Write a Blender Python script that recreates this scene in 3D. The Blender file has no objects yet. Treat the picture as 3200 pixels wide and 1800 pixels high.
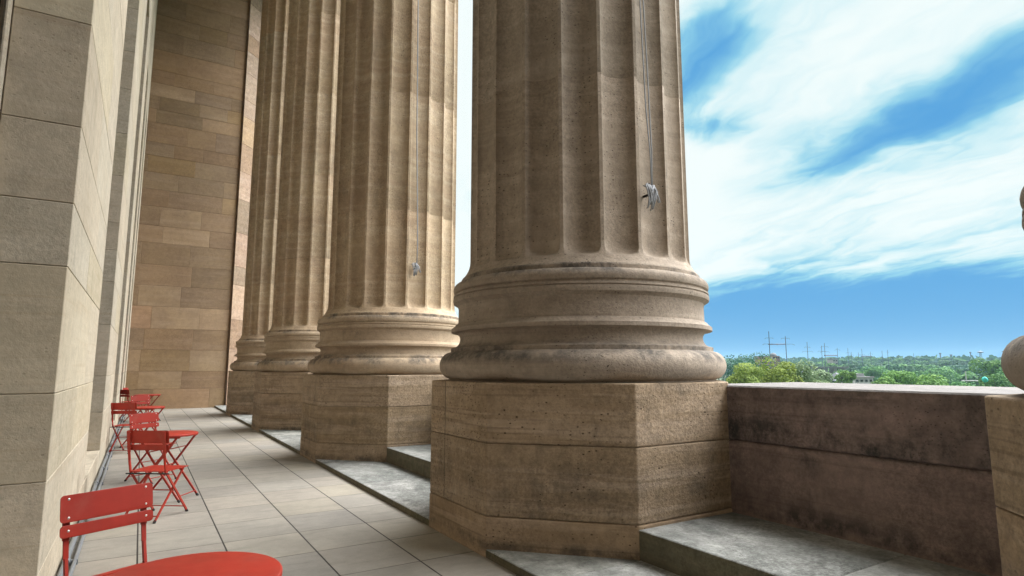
import bpy, bmesh, math, random
from mathutils import Vector, Matrix, noise
R = math.radians
C = bpy.context.scene.collection
SC = bpy.context.scene
random.seed(7)

# ------------------------------------------------------------------ camera
H = 1.45
PITCH, YAW, FPX = 7.55, 31.7, 1860.0
cam_d = bpy.data.cameras.new('camera'); cam = bpy.data.objects.new('camera', cam_d); C.objects.link(cam)
cam.location = (0, 0, H); cam.rotation_euler = (R(90 + PITCH), 0, R(-YAW))
cam_d.sensor_width = 36.0; cam_d.lens = FPX / 3200 * 36.0; cam_d.clip_end = 20000; cam_d.clip_start = 0.05
SC.camera = cam
def at(x, y, d):
    """a world point seen at photo pixel (x, y) at horizontal distance d"""
    p, w = R(PITCH), R(YAW)
    f = Vector((math.sin(w) * math.cos(p), math.cos(w) * math.cos(p), math.sin(p)))
    r = Vector((math.cos(w), -math.sin(w), 0)); u = r.cross(f)
    v = f + r * ((x - 1600) / FPX) - u * ((y - 900) / FPX)
    t = d / math.hypot(v.x, v.y)
    return Vector((v.x * t, v.y * t, H + v.z * t))

# ------------------------------------------------------------------ node helpers
def lin(r, g, b):
    f = lambda c: (c / 255 / 12.92) if c / 255 <= .04045 else ((c / 255 + .055) / 1.055) ** 2.4
    return (f(r), f(g), f(b), 1)
class NT:
    def __init__(s, nt): s.nt = nt; s.n = nt.nodes; s.l = nt.links
    def new(s, t, **k):
        n = s.n.new(t)
        for a, v in k.items(): setattr(n, a, v)
        return n
    def put(s, sock, v):
        if v is None: return
        if hasattr(v, 'is_output') or isinstance(v, bpy.types.NodeSocket): s.l.new(v, sock)
        else:
            try: sock.default_value = v
            except Exception: sock.default_value = (v, v, v)
    def math(s, op, a, b=None, c=None, clamp=False):
        n = s.new('ShaderNodeMath', operation=op, use_clamp=clamp)
        s.put(n.inputs[0], a); s.put(n.inputs[1], b)
        if c is not None: s.put(n.inputs[2], c)
        return n.outputs[0]
    def vmath(s, op, a, b=None, scale=None):
        n = s.new('ShaderNodeVectorMath', operation=op)
        s.put(n.inputs[0], a); s.put(n.inputs[1], b)
        if scale is not None: s.put(n.inputs['Scale'], scale)
        return n.outputs['Value'] if op in ('DOT_PRODUCT', 'LENGTH', 'DISTANCE') else n.outputs[0]
    def mix(s, f, a, b, blend='MIX'):
        n = s.new('ShaderNodeMix', data_type='RGBA', blend_type=blend)
        s.put(n.inputs[0], f); s.put(n.inputs[6], a); s.put(n.inputs[7], b)
        return n.outputs[2]
    def noise(s, vec, scale, detail=4, rough=.55, dist=0, col=False):
        n = s.new('ShaderNodeTexNoise')
        s.put(n.inputs['Vector'], vec); n.inputs['Scale'].default_value = scale
        n.inputs['Detail'].default_value = detail; n.inputs['Roughness'].default_value = rough
        n.inputs['Distortion'].default_value = dist
        return n.outputs['Color'] if col else n.outputs['Fac']
    def ss(s, v, a, b):
        n = s.new('ShaderNodeMapRange', interpolation_type='SMOOTHSTEP')
        s.put(n.inputs[0], v); s.put(n.inputs[1], a); s.put(n.inputs[2], b)
        n.inputs[3].default_value = 0; n.inputs[4].default_value = 1
        return n.outputs[0]
    def ramp(s, v, stops):
        n = s.new('ShaderNodeValToRGB'); s.put(n.inputs[0], v)
        e = n.color_ramp.elements
        while len(e) < len(stops): e.new(.5)
        for i, (p, c) in enumerate(stops): e[i].position = p; e[i].color = c
        return n.outputs[0]
    def sep(s, v):
        n = s.new('ShaderNodeSeparateXYZ'); s.put(n.inputs[0], v); return n.outputs
    def comb(s, x, y, z):
        n = s.new('ShaderNodeCombineXYZ'); s.put(n.inputs[0], x); s.put(n.inputs[1], y); s.put(n.inputs[2], z)
        return n.outputs[0]
def mat(name):
    m = bpy.data.materials.new(name); m.use_nodes = True
    nt = NT(m.node_tree); b = m.node_tree.nodes['Principled BSDF']
    return m, nt, b
def simple(name, col, rough=.6, metal=0, var=.08, vs=8):
    m, t, b = mat(name)
    co = t.new('ShaderNodeTexCoord').outputs['Object']
    f = t.noise(co, vs, 4)
    v = t.math('MULTIPLY_ADD', f, var * 2, 1 - var)
    t.put(b.inputs['Base Color'], t.mix(1, col, t.comb(v, v, v), 'MULTIPLY'))
    b.inputs['Roughness'].default_value = rough; b.inputs['Metallic'].default_value = metal
    return m

def stone(name, ca, cb, cc, cd, streak=.6, pits=.6, pscale=26, stain=.3, rough=.85, bump=.35, grain=.5, tint=1.0,
          stainz=None, sscale=(.7, .7, 11)):
    """sandstone: mottling, bedding streaks, grain, pits, dirt; ca..cd are its four colours"""
    m, t, b = mat(name)
    co = t.new('ShaderNodeTexCoord').outputs['Object']
    oi = t.new('ShaderNodeObjectInfo').outputs['Random']
    off = t.math('MULTIPLY', oi, 41.0)
    at_ = t.new('ShaderNodeAttribute', attribute_name='tint').outputs['Vector']
    ar, ag, ab = t.sep(at_)
    p = t.vmath('ADD', co, t.comb(off, t.math('MULTIPLY', ar, 17.0), t.math('MULTIPLY', ag, 9.0)))
    big = t.noise(p, .9, 5, .6)
    sp = t.vmath('MULTIPLY', p, sscale)
    st = t.noise(sp, 1.0, 6, .62, .6)
    base = t.mix(t.ss(big, .35, .65), ca, cb)
    base = t.mix(t.math('MULTIPLY', t.ss(st, .42, .68), streak), base, cc)
    st2 = t.noise(t.vmath('MULTIPLY', p, (.5, .5, 28)), 1.0, 4, .6)
    base = t.mix(t.math('MULTIPLY', t.ss(st2, .52, .72), streak * .6), base, cd)
    # tint of the block: r picks a hue, b the brightness
    hue = t.ramp(ar, [(0, (1, 1, 1, 1)), (.25, (1.0, .90, .80, 1)), (.45, (.98, .96, 1.0, 1)), (.62, (1.0, .93, .72, 1)),
                      (.8, (.86, .86, .84, 1)), (1, (1.08, .92, .86, 1))])
    hue.node.color_ramp.interpolation = 'LINEAR'
    base = t.mix(tint, base, t.mix(1, base, hue, 'MULTIPLY'))
    val = t.math('ADD', t.math('MULTIPLY', t.math('SUBTRACT', ab, .5), .5 * tint), 1.0)
    g = t.ss(t.noise(p, 38, 4, .75), .30, .70)
    g2 = t.ss(t.noise(p, 8, 6, .72), .28, .72)
    gm = t.math('MULTIPLY_ADD', t.ss(t.noise(p, .8, 3, .5), .38, .62), .85, .30)
    gg = t.math('MULTIPLY', t.math('SUBTRACT', g, .5), t.math('MULTIPLY', gm, grain))
    val = t.math('MULTIPLY', val, t.math('ADD', gg, 1.0))
    val = t.math('MULTIPLY', val, t.math('MULTIPLY_ADD', g2, grain * .9, 1 - grain * .45))
    base = t.mix(1, base, t.comb(val, val, val), 'MULTIPLY')
    # dirt
    dn = t.noise(t.vmath('MULTIPLY', p, (1.25, 1.25, .55)), 1.9, 7, .70, .3)
    dirt = t.math('MULTIPLY', t.ss(dn, .52, .72), stain)
    if stainz:
        z = t.sep(co)[2]
        for (za, zb, zc, zd, k) in stainz:
            band = t.math('MULTIPLY', t.ss(z, za, zb), t.math('SUBTRACT', 1.0, t.ss(z, zc, zd)))
            dirt = t.math('MAXIMUM', dirt, t.math('MULTIPLY', t.math('MULTIPLY', band, t.ss(t.noise(p, 2.3, 6, .7), .38, .6)), k))
    br_ = t.ss(t.noise(t.vmath('MULTIPLY', p, (1, 1, .7)), 11, 6, .75), .36, .56)
    dirt = t.math('MULTIPLY', dirt, t.math('MULTIPLY_ADD', br_, .75, .25))
    base = t.mix(dirt, base, (.045, .043, .042, 1))
    # pits
    vo = t.new('ShaderNodeTexVoronoi', feature='F1'); t.put(vo.inputs['Vector'], t.vmath('MULTIPLY', p, (1, 1, 1.6)))
    vo.inputs['Scale'].default_value = pscale * 1.5
    pm = t.ss(t.noise(p, 2.2, 3), .42, .6)
    sz = t.math('MAXIMUM', t.math('MULTIPLY', t.math('SUBTRACT', t.sep(vo.outputs['Color'])[0], .45), .72), .0001)
    pit = t.math('MULTIPLY', t.math('SUBTRACT', 1.0, t.ss(vo.outputs['Distance'], t.math('MULTIPLY', sz, .4), sz)), pm)
    pit = t.math('MULTIPLY', pit, pits, clamp=True)
    base = t.mix(pit, base, t.mix(1, base, (.22, .19, .17, 1), 'MULTIPLY'))
    t.put(b.inputs['Base Color'], base)
    b.inputs['Roughness'].default_value = rough
    b.inputs['Specular IOR Level'].default_value = .25
    h = t.math('ADD', t.math('MULTIPLY', g2, .5), t.math('MULTIPLY', t.math('MULTIPLY', g, gm), .40))
    h = t.math('ADD', h, t.math('MULTIPLY', st, .3 * streak))
    h = t.math('SUBTRACT', h, t.math('MULTIPLY', pit, .9))
    bp = t.new('ShaderNodeBump'); bp.inputs['Strength'].default_value = bump; bp.inputs['Distance'].default_value = .012
    t.put(bp.inputs['Height'], h); t.l.new(bp.outputs[0], b.inputs['Normal'])
    return m

M = {}
M['column'] = stone('column_sandstone', (.46, .36, .245, 1), (.40, .295, .20, 1), (.53, .43, .315, 1), (.38, .265, .20, 1),
                    streak=.6, pits=.95, pscale=22, stain=.3, bump=.6, grain=.34)
M['base'] = stone('base_sandstone', (.44, .345, .24, 1), (.38, .285, .195, 1), (.50, .40, .29, 1), (.32, .24, .19, 1),
                  streak=.6, pits=.9, pscale=24, stain=.35, bump=.45, grain=.28,
                  stainz=[(1.46, 1.53, 1.60, 1.70, .75), (2.18, 2.25, 2.40, 2.55, .75)])
M['column_grey'] = stone('weathered_grey_sandstone', (.37, .31, .25, 1), (.30, .25, .20, 1), (.43, .365, .30, 1), (.28, .225, .18, 1),
                    streak=.6, pits=.95, pscale=22, stain=.3, bump=.5, grain=.32)
M['base_grey'] = stone('weathered_grey_base_stone', (.36, .30, .24, 1), (.30, .245, .195, 1), (.41, .35, .285, 1), (.26, .21, .17, 1),
                  streak=.6, pits=.9, pscale=24, stain=.35, bump=.45, grain=.30,
                  stainz=[(1.46, 1.53, 1.60, 1.70, .8), (2.18, 2.25, 2.40, 2.55, .8)])
M['plinth'] = stone('plinth_sandstone', (.345, .26, .175, 1), (.27, .20, .13, 1), (.41, .32, .235, 1), (.165, .12, .08, 1),
                    streak=.95, pits=.95, pscale=20, stain=.5, bump=.7, grain=.42, tint=.5, sscale=(.6, .6, 9),
                    stainz=[(.02, .08, .09, .16, .7), (.40, .50, .60, .75, .35)])
M['pier'] = stone('pier_limestone', (.55, .49, .39, 1), (.49, .43, .335, 1), (.60, .54, .44, 1), (.43, .33, .22, 1),
                  streak=.5, pits=.35, pscale=22, stain=.2, bump=.22, grain=.22, tint=.40)
M['endwall'] = stone('end_wall_sandstone', (.385, .28, .18, 1), (.32, .23, .155, 1), (.42, .315, .225, 1), (.28, .195, .14, 1),
                     streak=.6, pits=.25, pscale=20, stain=.1, bump=.2, grain=.22, tint=.75, sscale=(.5, .5, 4.5))
M['anta'] = stone('anta_sandstone', (.36, .27, .195, 1), (.33, .24, .18, 1), (.39, .30, .235, 1), (.42, .30, .24, 1),
                  streak=.9, pits=.25, stain=.08, bump=.2, tint=1.0, sscale=(.5, .5, 6))
M['parapet'] = stone('parapet_sandstone', (.25, .19, .17, 1), (.205, .155, .14, 1), (.29, .215, .195, 1), (.12, .085, .078, 1),
                     streak=.8, pits=.8, pscale=22, stain=.75, bump=.8, grain=.5, tint=.3, sscale=(.5, .5, 7),
                     stainz=[(.80, .88, .93, 1.20, 1.0), (.27, .30, .33, .50, .9), (1.12, 1.22, 1.3, 1.4, .6)])
M['coping'] = stone('coping_stone', (.21, .195, .19, 1), (.175, .165, .16, 1), (.25, .235, .23, 1), (.13, .125, .12, 1),
                    streak=.2, pits=.5, stain=.3, bump=.4, tint=0)
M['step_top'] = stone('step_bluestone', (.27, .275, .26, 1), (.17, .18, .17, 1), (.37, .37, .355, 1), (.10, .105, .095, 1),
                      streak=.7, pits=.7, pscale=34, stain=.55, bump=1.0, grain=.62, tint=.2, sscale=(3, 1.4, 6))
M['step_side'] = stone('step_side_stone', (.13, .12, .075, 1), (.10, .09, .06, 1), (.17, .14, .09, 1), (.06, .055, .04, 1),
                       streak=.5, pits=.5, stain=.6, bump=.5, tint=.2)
M['backing'] = simple('joint_mortar', (.10, .085, .065, 1), .95)
M['ceiling'] = simple('ceiling_plaster', (.45, .40, .33, 1), .9)

# terrace paving
def floor_mat():
    m, t, b = mat('terrace_paving')
    co = t.new('ShaderNodeTexCoord').outputs['Object']
    x, y, z = t.sep(co)
    PX, PY = .605, .652
    u = t.math('DIVIDE', t.math('SUBTRACT', x, .075), PX); v = t.math('DIVIDE', t.math('SUBTRACT', y, 4.372), PY)
    iu, iv = t.math('FLOOR', u), t.math('FLOOR', v)
    wn = t.new('ShaderNodeTexWhiteNoise', noise_dimensions='2D'); t.put(wn.inputs['Vector'], t.comb(iu, iv, 0))
    rnd = wn.outputs['Value']; rc = wn.outputs['Color']
    p = t.vmath('ADD', co, t.vmath('MULTIPLY', rc, (9, 9, 9)))
    big = t.noise(p, 1.6, 6, .65); st = t.noise(t.vmath('MULTIPLY', p, (2.2, 9, 1)), 1.0, 5, .6)
    base = t.mix(t.ss(big, .35, .65), (.305, .285, .252, 1), (.255, .24, .215, 1))
    base = t.mix(t.math('MULTIPLY', t.ss(st, .48, .7), .45), base, (.19, .18, .162, 1))
    hue = t.ramp(rnd, [(0, (.92, .92, .93, 1)), (.3, (1.04, 1.0, .96, 1)), (.5, (.98, .98, .98, 1)), (.75, (1.03, 1.0, .93, 1)), (1, (.86, .86, .87, 1))])
    base = t.mix(1, base, hue, 'MULTIPLY')
    wide = t.noise(co, .55, 4, .6)
    g = t.noise(co, 70, 3, .7); g2 = t.noise(co, 12, 5, .7)
    val = t.math('MULTIPLY', t.math('MULTIPLY_ADD', g, .3, .85), t.math('MULTIPLY_ADD', g2, .34, .83))
    val = t.math('MULTIPLY', val, t.math('MULTIPLY_ADD', wide, .35, .82))
    base = t.mix(1, base, t.comb(val, val, val), 'MULTIPLY')
    spots = t.ss(t.noise(co, 3.1, 6, .75), .62, .78)
    base = t.mix(t.math('MULTIPLY', spots, .35), base, (.15, .14, .12, 1))
    fu = t.math('ABSOLUTE', t.math('SUBTRACT', t.math('FRACT', t.math('ADD', u, .5)), .5))
    fv = t.math('ABSOLUTE', t.math('SUBTRACT', t.math('FRACT', t.math('ADD', v, .5)), .5))
    wob = t.math('MULTIPLY', t.math('SUBTRACT', t.noise(co, 14, 3), .5), .004)
    ju = t.math('SUBTRACT', 1.0, t.ss(t.math('ADD', fu, wob), .0075, .012))
    jv = t.math('SUBTRACT', 1.0, t.ss(t.math('ADD', fv, wob), .0065, .013))
    base = t.mix(t.math('MULTIPLY', jv, t.math('MULTIPLY_ADD', t.noise(co, 1.1, 3), .9, .40), clamp=True), base, (.10, .09, .075, 1))
    base = t.mix(t.math('MULTIPLY', ju, .96), base, (.022, .02, .018, 1))
    t.put(b.inputs['Base Color'], base); b.inputs['Roughness'].default_value = .72
    b.inputs['Specular IOR Level'].default_value = .3
    h = t.math('SUBTRACT', t.math('MULTIPLY', g2, .25), t.math('MAXIMUM', ju, jv))
    bp = t.new('ShaderNodeBump'); bp.inputs['Strength'].default_value = .5; bp.inputs['Distance'].default_value = .006
    t.put(bp.inputs['Height'], h); t.l.new(bp.outputs[0], b.inputs['Normal'])
    return m
M['floor'] = floor_mat()
def paint(name, col, rough):
    m, t, b = mat(name)
    co = t.new('ShaderNodeTexCoord').outputs['Object']
    f = t.noise(co, 5, 5, .6)
    base = t.mix(t.ss(f, .35, .7), col, tuple(c * .84 for c in col[:3]) + (1,))
    sc = t.ss(t.noise(co, 38, 3, .8), .70, .78)
    dust = t.ss(t.noise(co, 2.6, 6, .7), .45, .75)
    base = t.mix(t.math('MULTIPLY', dust, .10), base, (.42, .33, .27, 1))
    scr = t.ss(t.noise(t.vmath('MULTIPLY', co, (60, 9, 30)), 1.0, 3, .7), .70, .76)
    base = t.mix(t.math('MULTIPLY', scr, .25), base, (.50, .16, .12, 1))
    base = t.mix(t.math('MULTIPLY', sc, .35), base, (.06, .02, .016, 1))
    t.put(b.inputs['Base Color'], base)
    t.put(b.inputs['Roughness'], t.math('MULTIPLY_ADD', t.noise(co, 11, 4), .25, rough)); b.inputs['Specular IOR Level'].default_value = .35
    bp = t.new('ShaderNodeBump'); bp.inputs['Strength'].default_value = .12; bp.inputs['Distance'].default_value = .002
    t.put(bp.inputs['Height'], t.noise(co, 160, 2)); t.l.new(bp.outputs[0], b.inputs['Normal'])
    return m
M['red'] = paint('red_painted_steel', (.37, .027, .014, 1), .36)
M['rubber'] = simple('black_rubber', (.02, .018, .018, 1), .7)
M['rivet'] = simple('zinc_rivet', (.75, .74, .72, 1), .35, .6)
M['conduit'] = simple('grey_conduit', (.23, .25, .27, 1), .45, .3, .2, 20)
M['rope'] = simple('pale_rope', (.27, .28, .30, 1), .8, 0, .25, 90)
M['iron'] = simple('dark_iron', (.03, .03, .033, 1), .5, .5)
M['frame'] = simple('dark_bronze_frame', (.018, .02, .022, 1), .45, .5)
def glass_mat():
    m, t, b = mat('dark_window_glass')
    b.inputs['Base Color'].default_value = (.008, .011, .014, 1); b.inputs['Roughness'].default_value = .06
    b.inputs['Specular IOR Level'].default_value = .7
    co = t.new('ShaderNodeTexCoord').outputs['Object']
    bp = t.new('ShaderNodeBump'); bp.inputs['Strength'].default_value = .05; bp.inputs['Distance'].default_value = .01
    t.put(bp.inputs['Height'], t.noise(co, 1.2, 2)); t.l.new(bp.outputs[0], b.inputs['Normal'])
    return m
M['glass'] = glass_mat()

# ------------------------------------------------------------------ mesh helpers
def link(name, bm, m, parent=None, smooth=False, autos=None):
    me = bpy.data.meshes.new(name); bm.normal_update(); bm.to_mesh(me); bm.free()
    ms = m if isinstance(m, (list, tuple)) else [m]
    for k in ms: me.materials.append(k)
    if smooth:
        for p in me.polygons: p.use_smooth = True
        if autos: me.set_sharp_from_angle(angle=R(autos))
    o = bpy.data.objects.new(name, me); C.objects.link(o)
    if parent: o.parent = parent
    return o
def tag(o, label=None, cat=None, group=None, kind=None):
    if label: o['label'] = label
    if cat: o['category'] = cat
    if group: o['group'] = group
    if kind: o['kind'] = kind
    return o
def empty(name, loc=(0, 0, 0), rz=0):
    o = bpy.data.objects.new(name, None); C.objects.link(o)
    o.location = loc; o.rotation_euler = (0, 0, rz); o.empty_display_size = .2
    return o
def box(bm, a, b, rot=None):
    x0, y0, z0 = a; x1, y1, z1 = b
    vs = [bm.verts.new(v) for v in ((x0, y0, z0), (x1, y0, z0), (x1, y1, z0), (x0, y1, z0), (x0, y0, z1), (x1, y0, z1), (x1, y1, z1), (x0, y1, z1))]
    fs = [bm.faces.new([vs[i] for i in q]) for q in ((0, 3, 2, 1), (4, 5, 6, 7), (0, 1, 5, 4), (1, 2, 6, 5), (2, 3, 7, 6), (3, 0, 4, 7))]
    return vs, fs
def tintlayer(bm): return bm.loops.layers.color.get('tint') or bm.loops.layers.color.new('tint')
def block(bm, a, b, bev=.005, tint=None):
    """a dressed stone block with softened arrises and a tint of its own"""
    lay = tintlayer(bm)
    vs, fs = box(bm, a, b)
    if tint is None: tint = (random.random(), random.random(), random.random(), 1)
    es = list({e for f in fs for e in f.edges})
    n0 = set(bm.faces)
    for f in fs:
        for l in f.loops: l[lay] = tint
    r = bmesh.ops.bevel(bm, geom=es, offset=bev, segments=1, affect='EDGES', profile=.5)
    for f in r['faces']:
        for l in f.loops: l[lay] = tint
def prism(bm, pts, z0, z1, tint, bev=.011, cap=True):
    lay = tintlayer(bm)
    lo = [bm.verts.new((p[0], p[1], z0)) for p in pts]; hi = [bm.verts.new((p[0], p[1], z1)) for p in pts]
    n = len(pts); fs = []
    for i in range(n):
        fs.append(bm.faces.new((lo[i], lo[(i + 1) % n], hi[(i + 1) % n], hi[i])))
    fs.append(bm.faces.new(hi)); fs.append(bm.faces.new(list(reversed(lo))))
    for f in fs:
        for l in f.loops: l[lay] = tint
    es = list({e for f in fs for e in f.edges})
    r = bmesh.ops.bevel(bm, geom=es, offset=bev, segments=2, affect='EDGES', profile=.5)
    for f in r['faces']:
        for l in f.loops: l[lay] = tint
def tube(bm, pts, r, n=8, cap=True, flat=None):
    """round bar through pts"""
    pts = [Vector(p) for p in pts]; rings = []
    up0 = None
    for i, p in enumerate(pts):
        d = (pts[min(i + 1, len(pts) - 1)] - pts[max(i - 1, 0)]).normalized()
        if up0 is None:
            up0 = d.cross(Vector((0, 0, 1)) if abs(d.z) < .9 else Vector((0, 1, 0))).normalized()
        a = (up0 - d * up0.dot(d)).normalized(); b = d.cross(a); up0 = a
        rr = r[i] if isinstance(r, (list, tuple)) else r
        rings.append([bm.verts.new(p + (a * math.cos(2 * math.pi * k / n) + b * math.sin(2 * math.pi * k / n)) * rr) for k in range(n)])
    for i in range(len(rings) - 1):
        for k in range(n):
            bm.faces.new((rings[i][k], rings[i][(k + 1) % n], rings[i + 1][(k + 1) % n], rings[i + 1][k]))
    if cap:
        bm.faces.new(list(reversed(rings[0]))); bm.faces.new(rings[-1])
def bar(bm, a, b, w, t, wdir=(1, 0, 0)):
    """flat bar from a to b, w wide along wdir, t thick"""
    a, b = Vector(a), Vector(b); d = (b - a).normalized(); u = Vector(wdir); u = (u - d * u.dot(d)).normalized(); v = d.cross(u)
    q = [(-w / 2, -t / 2), (w / 2, -t / 2), (w / 2, t / 2), (-w / 2, t / 2)]
    A = [bm.verts.new(a + u * x + v * y) for x, y in q]; B = [bm.verts.new(b + u * x + v * y) for x, y in q]
    for i in range(4): bm.faces.new((A[i], A[(i + 1) % 4], B[(i + 1) % 4], B[i]))
    bm.faces.new(list(reversed(A))); bm.faces.new(B)
def lathe(bm, prof, n=64, cx=0, cy=0, tint=None):
    lay = tintlayer(bm); rings = []
    for r, z in prof:
        rings.append([bm.verts.new((cx + r * math.cos(2 * math.pi * k / n), cy + r * math.sin(2 * math.pi * k / n), z)) for k in range(n)])
    for i in range(len(rings) - 1):
        for k in range(n):
            f = bm.faces.new((rings[i][k], rings[i][(k + 1) % n], rings[i + 1][(k + 1) % n], rings[i + 1][k]))
            if tint:
                for l in f.loops: l[lay] = tint
    bm.faces.new(list(reversed(rings[0]))); bm.faces.new(rings[-1])
def copy_tree(o, parent=None):
    c = o.copy(); C.objects.link(c); c.parent = parent
    for ch in list(o.children): copy_tree(ch, c)
    return c

# ------------------------------------------------------------------ setting: terrace, steps
XA = 2.35       # terrace-side face of the plinths and the kerb
XS = 3.17       # riser of the upper step
XP = 4.20       # inner face of the parapet
YEND = 24.30
CY = [-0.175, 4.72, 10.0, 15.15, 20.25]
CX = 3.70
TOPZ = 1.325

bm = bmesh.new(); box(bm, (-.41, -14, -.3), (XA + .3, YEND + .5, 0)); tag(link('terrace_floor', bm, M['floor']), kind='structure')
def slabs(name, x0, x1, z0, z1, ys):
    bm = bmesh.new()
    for a, b in zip(ys[:-1], ys[1:]):
        t = (random.random(), random.random(), .5 + random.uniform(-.25, .25), 1)
        block(bm, (x0, a + .003, z0), (x1, b - .003, z1), .006, t)
    bm.normal_update()
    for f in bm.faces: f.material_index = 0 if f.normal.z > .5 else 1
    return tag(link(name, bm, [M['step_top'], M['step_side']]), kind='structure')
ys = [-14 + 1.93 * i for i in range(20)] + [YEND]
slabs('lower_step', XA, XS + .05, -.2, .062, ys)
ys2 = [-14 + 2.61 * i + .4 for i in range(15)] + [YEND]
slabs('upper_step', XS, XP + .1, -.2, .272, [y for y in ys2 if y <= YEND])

# ------------------------------------------------------------------ columns
def octagon(cx, cy, h, s):
    return [(cx - h, cy - s), (cx - s, cy - h), (cx + s, cy - h), (cx + h, cy - s), (cx + h, cy + s), (cx + s, cy + h), (cx - s, cy + h), (cx - h, cy + s)]
ZTOP = 17.6
def shaft_mesh():
    NF, NU = 20, 14
    bm = bmesh.new(); lay = tintlayer(bm)
    a0 = R(-99)
    zs = [2.30, 2.315, 2.335, 2.355, 2.375, 2.395, 2.415, 2.44, 2.465, 2.49, 2.52, 2.56, 2.62, 2.75, 3.2]
    joints = [3.99, 6.02, 8.1, 10.2, 12.3, 14.4, 16.4]
    rows = [(z, 0) for z in zs]
    for j in joints: rows += [(j - .008, 0), (j - .002, .003), (j + .002, .003), (j + .008, 0)]
    rows += [(z, 0) for z in (5.0, 7.0, 9.1, 11.2, 13.3, 15.4, ZTOP)]
    rows.sort()
    def prof(z):
        if z < 2.50:
            k = (2.50 - z) / .20; return 1.088 + .078 * k ** 2.3
        return 1.088 - .0000 * (z - 2.5) - .012 * max(0, (z - 7) / 10) * 2
    ds = [.91 * math.sin(math.pi / 2 * (-1 + 2 * k / (NU - 2))) for k in range(NU - 1)]
    us = [-1.0] + [d for d in ds]
    rings = []
    for z, ins in rows:
        r0 = prof(z) - ins; ring = []
        # flute end: rounded hollow starting at 2.36
        h = (z - 2.375) / .11
        k = 0 if h <= 0 else (1 if h >= 1 else math.sqrt(1 - (1 - h) ** 2))
        for i in range(NF):
            for u in us:
                ang = a0 + (i + (u + 1) / 2) * 2 * math.pi / NF
                d = 0
                w = .91 * (.55 + .45 * k) if k > 0 else 0
                if abs(u) < w: d = .088 * (1 - (u / w) ** 2) ** .58 * (k ** .8)
                r = r0 - d
                ring.append(bm.verts.new((r * math.cos(ang), r * math.sin(ang), z)))
        rings.append(ring)
    n = len(rings[0])
    drum = 0
    for i in range(len(rings) - 1):
        zc = (rows[i][0] + rows[i + 1][0]) / 2
        d = sum(1 for j in joints if j < zc)
        rr = random.Random(d * 13 + 5)
        t = (rr.random() * .45, rr.random(), .5 + rr.uniform(-.08, .08), 1)
        for k in range(n):
            f = bm.faces.new((rings[i][k], rings[i][(k + 1) % n], rings[i + 1][(k + 1) % n], rings[i + 1][k]))
            for l in f.loops: l[lay] = t
    bm.faces.new(rings[-1])
    return bm
def base_mesh():
    P = [(1.28, TOPZ + .002)]
    for k in range(13):   # lower torus
        a = -80 + 160 * k / 12
        P.append((1.264 + .114 * math.cos(R(a)), 1.463 + .126 * math.sin(R(a))))
    P += [(1.272, 1.588), (1.270, 1.592), (1.270, 1.624), (1.264, 1.628)]
    P += [(1.228, 1.636), (1.204, 1.654), (1.188, 1.680), (1.181, 1.708), (1.183, 1.732), (1.195, 1.754), (1.214, 1.769), (1.248, 1.775)]
    P += [(1.264, 1.776), (1.268, 1.780), (1.268, 1.812), (1.262, 1.816), (1.240, 1.832), (1.226, 1.850), (1.220, 1.856), (1.202, 1.858)]
    P += [(1.200, 1.92), (1.199, 2.00), (1.205, 2.030), (1.228, 2.048), (1.248, 2.060), (1.254, 2.080), (1.252, 2.102), (1.240, 2.106), (1.240, 2.114), (1.250, 2.118), (1.249, 2.134), (1.230, 2.138), (1.228, 2.150)]
    for k in range(1, 9):
        a = -45 + 135 * k / 8
        P.append((1.190 + .062 * math.cos(R(a)), 2.192 + .062 * math.sin(R(a))))
    P += [(1.176, 2.256), (1.175, 2.290), (1.168, 2.302), (1.120, 2.303)]
    bm = bmesh.new(); lathe(bm, P, 160, tint=(.2, .5, .5, 1)); return bm
def plinth_bm(cy, seed, skinny=False):
    """octagonal block pedestal in three courses; origin at the column's axis on the ground"""
    rr = random.Random(seed); bm = bmesh.new()
    h, s = 1.35, .53
    lv = [(-.1, .300), (.303, .853), (.856, TOPZ)]
    for i, (a, b) in enumerate(lv):
        g = 0 if i else -.004
        prism(bm, octagon(0, 0, h + (.0 if i else .004), s), a, b, (rr.random(), rr.random(), .5 + rr.uniform(-.2, .2), 1))
    return bm
labels = ['fluted stone column cut by the right edge, its round base on a pale plinth beside the parapet',
          'big fluted column in the centre foreground with two ropes down its shaft',
          'second fluted column from the front, a single pale rope hanging in one flute',
          'third fluted column, half hidden behind the roped one next to sky',
          'farthest fluted column, nearest the end wall and its pale anta']
cols = []
shaft0 = base0 = shaft2 = base2 = None
for i, cy in enumerate(CY):
    e = empty('fluted_column', (CX, cy, 0))
    if shaft0 is None:
        shaft0 = link('shaft', shaft_mesh(), M['column_grey'], e, True, 38); base0 = link('base_moulding', base_mesh(), M['base_grey'], e, True, 26)
    else:
        for o in (shaft0, base0):
            c = o.copy(); C.objects.link(c); c.parent = e
            if i > 1:
                if o is shaft0 and shaft2 is None: shaft2 = shaft0.data.copy(); shaft2.materials[0] = M['column']
                if o is base0 and base2 is None: base2 = base0.data.copy(); base2.materials[0] = M['base']
                c.data = shaft2 if o is shaft0 else base2
    pl = link('plinth', plinth_bm(cy, 11 + i), M['plinth'], e)
    tag(e, labels[i], 'column', 'fluted columns along the terrace')
    cols.append(e)
# the vertical joint and a small patched stone on the near plinth belong to its plinth mesh
bm = bmesh.new(); box(bm, (CX - 1.3515, CY[1] + .22, .303), (CX - 1.3500, CY[1] + .228, 1.32))
link('plinth_joint', bm, M['backing'], cols[1]).location = (-CX, -CY[1], 0)

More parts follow.
